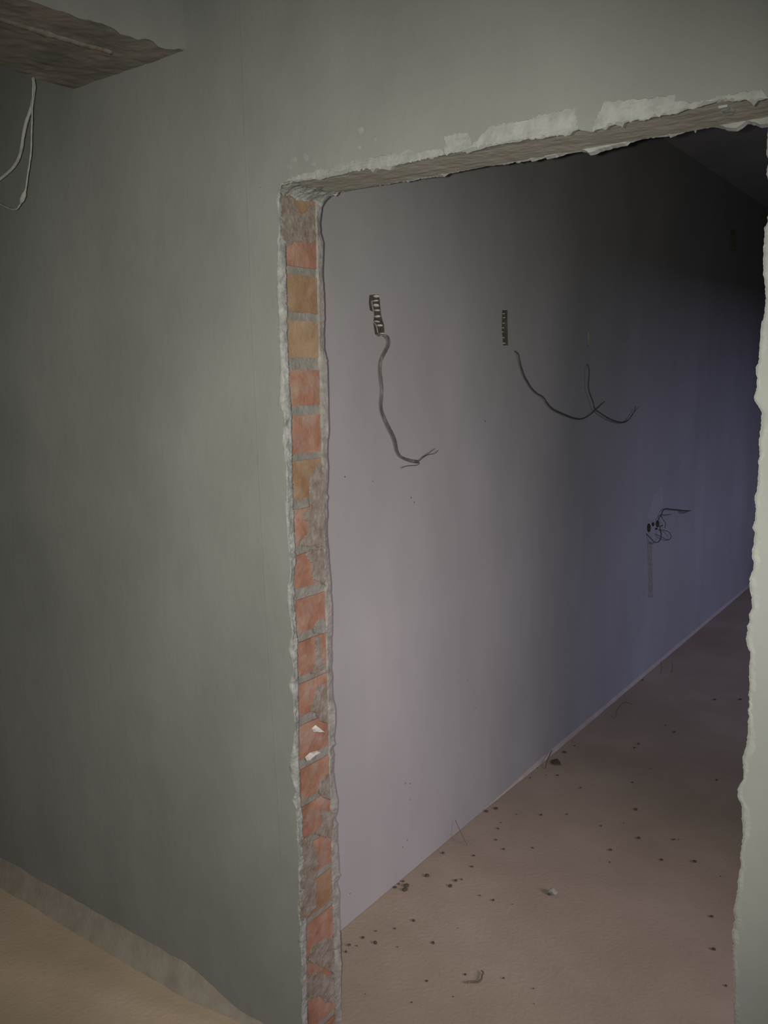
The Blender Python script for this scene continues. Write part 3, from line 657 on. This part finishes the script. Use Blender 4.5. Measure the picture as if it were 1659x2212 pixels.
# ================================================================== far room
YE = 5.52
holes = [POC1, POC2, POC3, POC4, H0, H1, H2, H3]
wall_left = link('wall_left', sheet_with_holes('wall_left', [(TB, 0), (YE, 0), (YE, CEIL), (TB, CEIL)], holes, 0, XF), 'plaster_far', kind='structure',
                 label='long plastered wall of the far room with loose cables')
pocket('wall_pocket', POC1, 0, XF, -.035, 'raw_shaded', wall_left, label='broken-out cable slot with pale ribs')
pocket('wall_pocket', POC2, 0, XF, -.03, 'raw_shaded', wall_left)
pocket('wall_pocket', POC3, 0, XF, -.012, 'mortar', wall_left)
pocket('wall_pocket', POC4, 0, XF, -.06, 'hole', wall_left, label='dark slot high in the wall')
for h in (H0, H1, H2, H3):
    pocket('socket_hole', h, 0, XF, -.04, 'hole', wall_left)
rib = lump_mesh('rib', 3.0, .55, 1)
for i, (y, z) in enumerate(RIB1):
    o = link('rib', rib, 'white', wall_left)
    o.location = (XF - .006, y + .001, z); o.scale = (.010, .0105, (.0085, .006, .0085, .006, .008, .0045, .0075, .005)[i]); o.rotation_euler = (.15 * math.sin(i * 2.1), 0, 0)
# clay web between slot and dark recess
web = []
link('slot_web', tube('slot_web', [(XF - .010, y - .0115, z) for y, z in RIB1[1:]], .0022, sides=6, wob=.5), 'mortar', wall_left)
for i, (y, z) in enumerate(RIB2):
    o = link('rib', rib, 'plaster_patch' if i in (3, 4, 6) else 'mortar', wall_left)
    o.location = (XF - .009, y + .002, z); o.scale = (.006, .007 if i == 6 else .0055, .0055 if i == 6 else .0036)
patch('chase_filling', CHASE_UP, 0, XF, .0015, 'chase', wall_left, amp=.003, seg=.01)
patch('chase_filling', CHASE_DN, 0, XF, .001, 'edge_dusty', wall_left, amp=.003, seg=.01)
dab = lump_mesh('plaster_scuff', 5.0, .5, 1)
for i, (y, z) in enumerate(DABS):
    o = link('plaster_scuff', dab, 'mortar', wall_left)
    o.location = (XF, y, z)
    s = .0045 if i == 0 else .0022 + .0015 * random.random()
    o.scale = (.001, s, s * (1 + .8 * random.random()))
fillet('mortar_fillet', 'y', 1.25, YE, XF, .016, .010, 'foot', wall_left, 4.0)

XR = 2.4
OPEN = [(.18, 1.05, .70, 2.15), (2.6, 5.2, .55, 2.15)]      # two bare windows, out of sight to the right
link('wall_back', box('wall_back', (XF - .15, YE, 0), (XR + .2, YE + .15, CEIL)), 'plaster_far', kind='structure', label='dark end wall of the far room')
rects = [[(a, c), (b_, c), (b_, d), (a, d)] for a, b_, c, d in OPEN]
wr = link('wall_right', sheet_with_holes('wall_right', [(TB, 0), (YE, 0), (YE, CEIL), (TB, CEIL)], rects, 0, XR), 'plaster_far', kind='structure', label='window wall of the far room, outside the picture')
for k, rc in enumerate(rects):
    V, F = [], []
    for (ya, za), (yb, zb) in zip(rc, rc[1:] + rc[:1]):
        quad((XR, ya, za), (XR, yb, zb), (XR + .2, yb, zb), (XR + .2, ya, za))
    link('reveal', mesh('reveal', V, F), 'plaster_far', wr)

link('wall_light_divider', box('wall_light_divider', (XR + .2, 1.85, 0), (6.3, 2.0, 4.4)), 'plaster_far', kind='structure', label='added divider keeping the two window lights apart, outside the picture')  # added wall, keeps each sky panel from leaking through the other window

# ================================================================== floor, ceiling, the near room
def floor_sheet(name, x0, x1, y0, y1, m, label):
    V, F = [], []
    nx, ny = int((x1 - x0) / .04), int((y1 - y0) / .04)
    for i in range(nx + 1):
        for j in range(ny + 1):
            x = x0 + (x1 - x0) * i / nx; y = y0 + (y1 - y0) * j / ny
            V.append((x, y, -.0005 + .0022 * (noise.noise(Vector((x * 3, y * 3, 0))) - .5)))
    for i in range(nx):
        for j in range(ny):
            a = i * (ny + 1) + j
            F.append((a, a + ny + 1, a + ny + 2, a + 1))
    link(name, mesh(name, V, F, True), m, kind='structure', label=label)


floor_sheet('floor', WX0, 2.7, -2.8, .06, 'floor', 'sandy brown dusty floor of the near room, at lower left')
floor_sheet('floor_far', XF - .15, 2.7, .06, YE + .1, 'floor_far', 'crumb-strewn screed floor of the far room, darkened to offset the window light')
link('ceiling', box('ceiling', (WX0, -2.8, CEIL), (2.75, YE + .15, CEIL + .15)), 'ceiling', kind='structure', label='bare concrete ceiling')
link('wall_near_left', box('wall_near_left', (WX0 - .12, -2.8, 0), (WX0, TB, CEIL)), 'plaster_near', kind='structure', label='left wall of the near room, outside the picture')
link('wall_near_right', box('wall_near_right', (WX1, -2.8, 0), (WX1 + .12, TB, CEIL)), 'plaster_near', kind='structure', label='right wall of the near room, outside the picture')
link('wall_near_back', box('wall_near_back', (WX0 - .12, -2.92, 0), (WX1 + .12, -2.8, CEIL)), 'plaster_near', kind='structure', label='wall behind the photographer, outside the picture')

# ceiling beam running from the doorway wall towards the camera's left
BX0, BX1, BZ = -.655, -.2543, 2.31
V, F = [], []
nb, nw = 170, 22
for i in range(nb + 1):
    y = -2.8 + 2.8 * i / nb
    for j in range(nw + 1):
        x = BX0 + (BX1 - .004 - BX0) * j / nw
        z = BZ + .004 * noise.noise(Vector((x * 12, y * 6, 0))) + .0025 * noise.noise(Vector((x * 45, y * 30, 2)))
        if j == 0: x += .006 * noise.noise(Vector((0, y * 30, 1)))
        V.append((x, y, z))
for i in range(nb):
    for j in range(nw):
        a = i * (nw + 1) + j
        F.append((a, a + 1, a + nw + 2, a + nw + 1))
base = len(V)
for i in range(nb + 1):
    y = -2.8 + 2.8 * i / nb
    V += [(BX0, y, CEIL), (BX1 - .004, y, CEIL)]
for i in range(nb):
    a = i * (nw + 1)
    F.append((a, a + nw + 1, base + 2 * i + 2, base + 2 * i))
    F.append((a + nw, base + 2 * i + 1, base + 2 * i + 3, a + 2 * nw + 1))
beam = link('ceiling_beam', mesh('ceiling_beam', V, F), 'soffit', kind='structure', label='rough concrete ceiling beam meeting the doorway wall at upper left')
V, F = [], []
be = sorted(BEAME)
be = [(-2.8, be[0][1] + .01), (-1.2, be[0][1] + .006)] + be + [(0.0, be[-1][1])]
bf = []
for (ya, za), (yb, zb) in zip(be, be[1:]):
    k = max(1, int((yb - ya) / .008))
    for j in range(k):
        y = ya + (yb - ya) * j / k
        bf.append((y, za + (zb - za) * j / k + .003 * noise.noise(Vector((y * 80, 2, 0)))))
bf.append(be[-1])
for (ya, za), (yb, zb) in zip(bf, bf[1:]):
    quad((BX1, ya, za), (BX1, yb, zb), (BX1, yb, CEIL), (BX1, ya, CEIL))
    quad((BX1, ya, za), (BX1, yb, zb), (BX1 - .008, yb, zb + .003), (BX1 - .008, ya, za + .003))
link('beam_plaster', mesh('beam_plaster', V, F), 'plaster_near', beam)
link('mortar_ridge', tube('mortar_ridge', [(-.445, -1.2, BZ), (-.425, -.5, BZ), (-.41, -.333, BZ - .001), (-.40, -.239, BZ - .001), (-.392, -.15, BZ), (-.386, -.09, BZ + .001)], .009, flat=.7, flat_axis=(0, 0, 1), wob=.5), 'smear', beam)

# ================================================================== loose cables and wires
def thing(name, loc, label, cat, group=None):
    o = bpy.data.objects.new(name, None)
    COL.objects.link(o)
    o.location = loc
    o.empty_display_size = .05
    tag(o, None, label, cat, group)
    return o


def child(name, me, m, parent, label=None):
    o = link(name, me, m, parent, label=label)
    o.matrix_parent_inverse = Matrix.Translation(parent.location).inverted()
    return o


link('hanging_cable', tube('hanging_cable', [(x, -.103 + .004 * math.sin(i), z) for i, (x, z) in enumerate(CABA)], .0042, wob=.25), 'cable_pale',
     label='thick pale cable curving down from the ceiling beam at upper left', cat='cable')
t = thing('hanging_wire', (CABB[0][0], -.115, CABB[0][1]), 'thin pale wire with a taped joint hanging below the ceiling beam', 'wire')
child('wire', tube('wire', [(x, -.115, z) for x, z in CABB], lambda u: .0022, wob=.3), 'cable_pale', t)
j = CABB[7:10]
child('taped_joint', tube('taped_joint', [(x, -.115, z) for x, z in j], lambda u: .0055 * math.sin(math.pi * min(max(u, .08), .92)) + .001, wob=.5), 'cable_pale', t)

XC = XF + .0065


def run(pts, off0=-.02, x=XC):
    """cable path: leaves the wall at the first point and then hangs clear of it"""
    out = []
    for i, (y, z) in enumerate(pts):
        out.append((x + (off0 if i == 0 else .0012 * math.sin(i * .9)), y, z))
    return out


t = thing('flat_cable', (XC, C1[0][0], C1[0][1]), 'flat grey cable hanging from the ribbed slot nearest the brick jamb, ends stripped', 'cable')
child('sheath', tube('sheath', run(C1, -.02), lambda u: .0030 + .0024 * abs(math.sin(u * 7.5)) ** .7, flat=.5), 'cable_grey', t)
for q in (C1A, C1B, C1C):
    child('bare_wire', tube('bare_wire', [(XC + .002, a, b) for a, b in q], .0010, sides=6), 'wire', t)
t = thing('flat_cable', (XC, C2[0][0], C2[0][1]), 'dark cable sagging in a wide curve from the middle wall slot', 'cable')
child('sheath', tube('sheath', run(C2), lambda u: (.0026 + .0016 * abs(math.sin(u * 8))) * (1 - .55 * max(0, u - .8) / .2), flat=.6), 'cable_dark', t)
t = thing('flat_cable', (XC + .008, C3[0][0], C3[0][1]), 'dark J-shaped cable furthest along the wall, crossing the sagging one', 'cable')
child('sheath', tube('sheath', run(C3, -.026, XC + .008), lambda u: .0034 * (1 - .6 * max(0, u - .8) / .2), flat=.6), 'cable_dark', t)
child('bare_wire', tube('bare_wire', [(XC + .008, a, b) for a, b in C3B], .0012, sides=6), 'wire', t)
t = thing('socket_wires', (XC, W0[0][0], W0[0][1]), 'tangle of thin dark wires sticking out of the low socket holes', 'wires')
for i, q in enumerate((W0, W1, W2, W3, W4, W5, W6)):
    out = [(XC + .004 * (i % 3) + .01 * math.sin(math.pi * k / (len(q) - 1)) - (.016 if (k == 0 and i in (0, 2, 3, 4)) else 0), a, b) for k, (a, b) in enumerate(q)]
    child('wire', tube('wire', out, .0024 if i in (0, 2) else .0016, sides=6), 'wire', t)

# ================================================================== rubble on the far-room floor
crumbs = [lump_mesh('crumb', s, .6, 1) for s in (1.0, 2.0, 3.5, 4.2, 5.7)]
MARKS = [(WHITE[0][0], WHITE[0][1], 'the pale plaster stone'), (SCRAP[3][0], SCRAP[3][1], 'the hook-shaped wire scrap'), (STRAW[0][0], STRAW[0][1], 'the straw leaning on the wall'),
         (TW1[0][0], TW1[0][1], 'the bent twig at the wall foot'), (TW2[0][0], TW2[0][1], 'the pair of bristles far back'), (TW2[2][0], TW2[2][1], 'the hooked bristle'),
         (.04, .30, 'the foot of the brick jamb'), (.80, .55, 'the lower right edge of the doorway'), (.75, 1.4, 'the right edge of the doorway at mid floor'), (.62, 2.4, 'the far right of the visible floor'), (CHIP[0][0] + .004, CHIP[0][1], 'the flat brown chip'), (-.18, .70, 'the dark crumb heap by the wall foot'), (.12, 1.25, 'the middle of the visible floor')]
WORDS = ['nearest to', 'second nearest to', 'third nearest to', 'fourth nearest to', 'fifth nearest to', 'sixth nearest to', 'seventh nearest to', 'eighth nearest to', 'ninth nearest to', 'tenth nearest to', 'eleventh nearest to', 'twelfth nearest to', 'thirteenth nearest to', 'fourteenth nearest to', 'fifteenth nearest to', 'sixteenth nearest to', 'seventeenth nearest to', 'eighteenth nearest to', 'nineteenth nearest to', 'twentieth nearest to']
near, crumb_objs = {}, []
for i, (x, y, r) in enumerate(STONES):
    me = crumbs[i % 5]
    if x < XF + r * 1.3: x = XF + r * 1.3
    k = min(range(len(MARKS)), key=lambda q: (MARKS[q][0] - x) ** 2 + (MARKS[q][1] - y) ** 2)
    near.setdefault(k, []).append(((MARKS[k][0] - x) ** 2 + (MARKS[k][1] - y) ** 2, i))
    o = link('mortar_crumb', me, 'crumb', cat='crumb', group='mortar crumbs on the far room floor')
    crumb_objs.append((o, r))
    r *= .85
    o.location = (x, y, r * .3); o.scale = (r, r * (.75 + .4 * random.random()), r * (.7 + .3 * random.random()))
    o.rotation_euler = (0, 0, random.random() * 6.28)
for k, lst in near.items():
    for rank, (d, i) in enumerate(sorted(lst)):
        o, r = crumb_objs[i]
        o['label'] = ('tiny' if r < .0045 else 'small' if r < .008 else 'larger') + ' dark mortar crumb, ' + WORDS[min(rank, len(WORDS) - 1)] + ' ' + MARKS[k][2]
o = link('plaster_stone', lump_mesh('plaster_stone', 9.0, .7, 2, .5), 'stone', label='pale plaster stone lying in the middle of the floor', cat='stone')
o.location = (WHITE[0][0], WHITE[0][1], .008); o.scale = (.016, .012, .015)
o = link('brick_chip', lump_mesh('brick_chip', 11.0, .35, 1, .6), 'crumb', label='flat brown chip beside the twig at the wall foot', cat='chip')
o.location = (CHIP[0][0] + .004, CHIP[0][1], .004); o.scale = (.022, .03, .014); o.rotation_euler = (0, 0, .5)
link('wire_scrap', tube('wire_scrap', [(x, y, .0045) for x, y in SCRAP], lambda u: .0034 * (1 - .5 * u), sides=6), 'straw',
     label='hook-shaped dark wire scrap on the nearest part of the floor', cat='scrap')
link('straw', tube('straw', [(STRAW[0][0], STRAW[0][1], .002), (STRAW[0][0] * .55 + STRAWTOP[0][0] * .45, STRAW[0][1] + .012, .028), STRAWTOP[0]], .0011, sides=5), 'straw',
     label='long thin straw leaning against the foot of the long wall', cat='straw')
link('twig', tube('twig', [(TW1[0][0], TW1[0][1], .002), (TW1[0][0] - .012, TW1[0][1] + .03, .008), (TW1[1][0] - .01, TW1[1][1] + .005, .014), (XF + .012, TWTOP[0][1], .022)], .0021, sides=5), 'straw',
     label='bent dark twig propped against the wall foot', cat='twig')
for (a, b), lab in (((0, 0), 'short upright bristle near the far end of the floor, left one of the pair'), ((1, 1), 'short upright bristle near the far end of the floor, right one of the pair')):
    x, y = TW2[a]
    link('bristle', tube('bristle', [(x, y, 0), (x + .004, y + .004, .035), (x - .004, y + .01, .065)], .0016, sides=5), 'straw', label=lab, cat='bristle', group='bristles at the far end')
x, y = TW2[2]
link('bristle', tube('bristle', [(x, y, .002), (x - .01, y + .04, .02), (x + .012, y + .07, .055), (x + .05, y + .07, .055)], .0016, sides=5), 'straw', label='hooked bristle by the wall foot beyond the bent twig', cat='bristle')
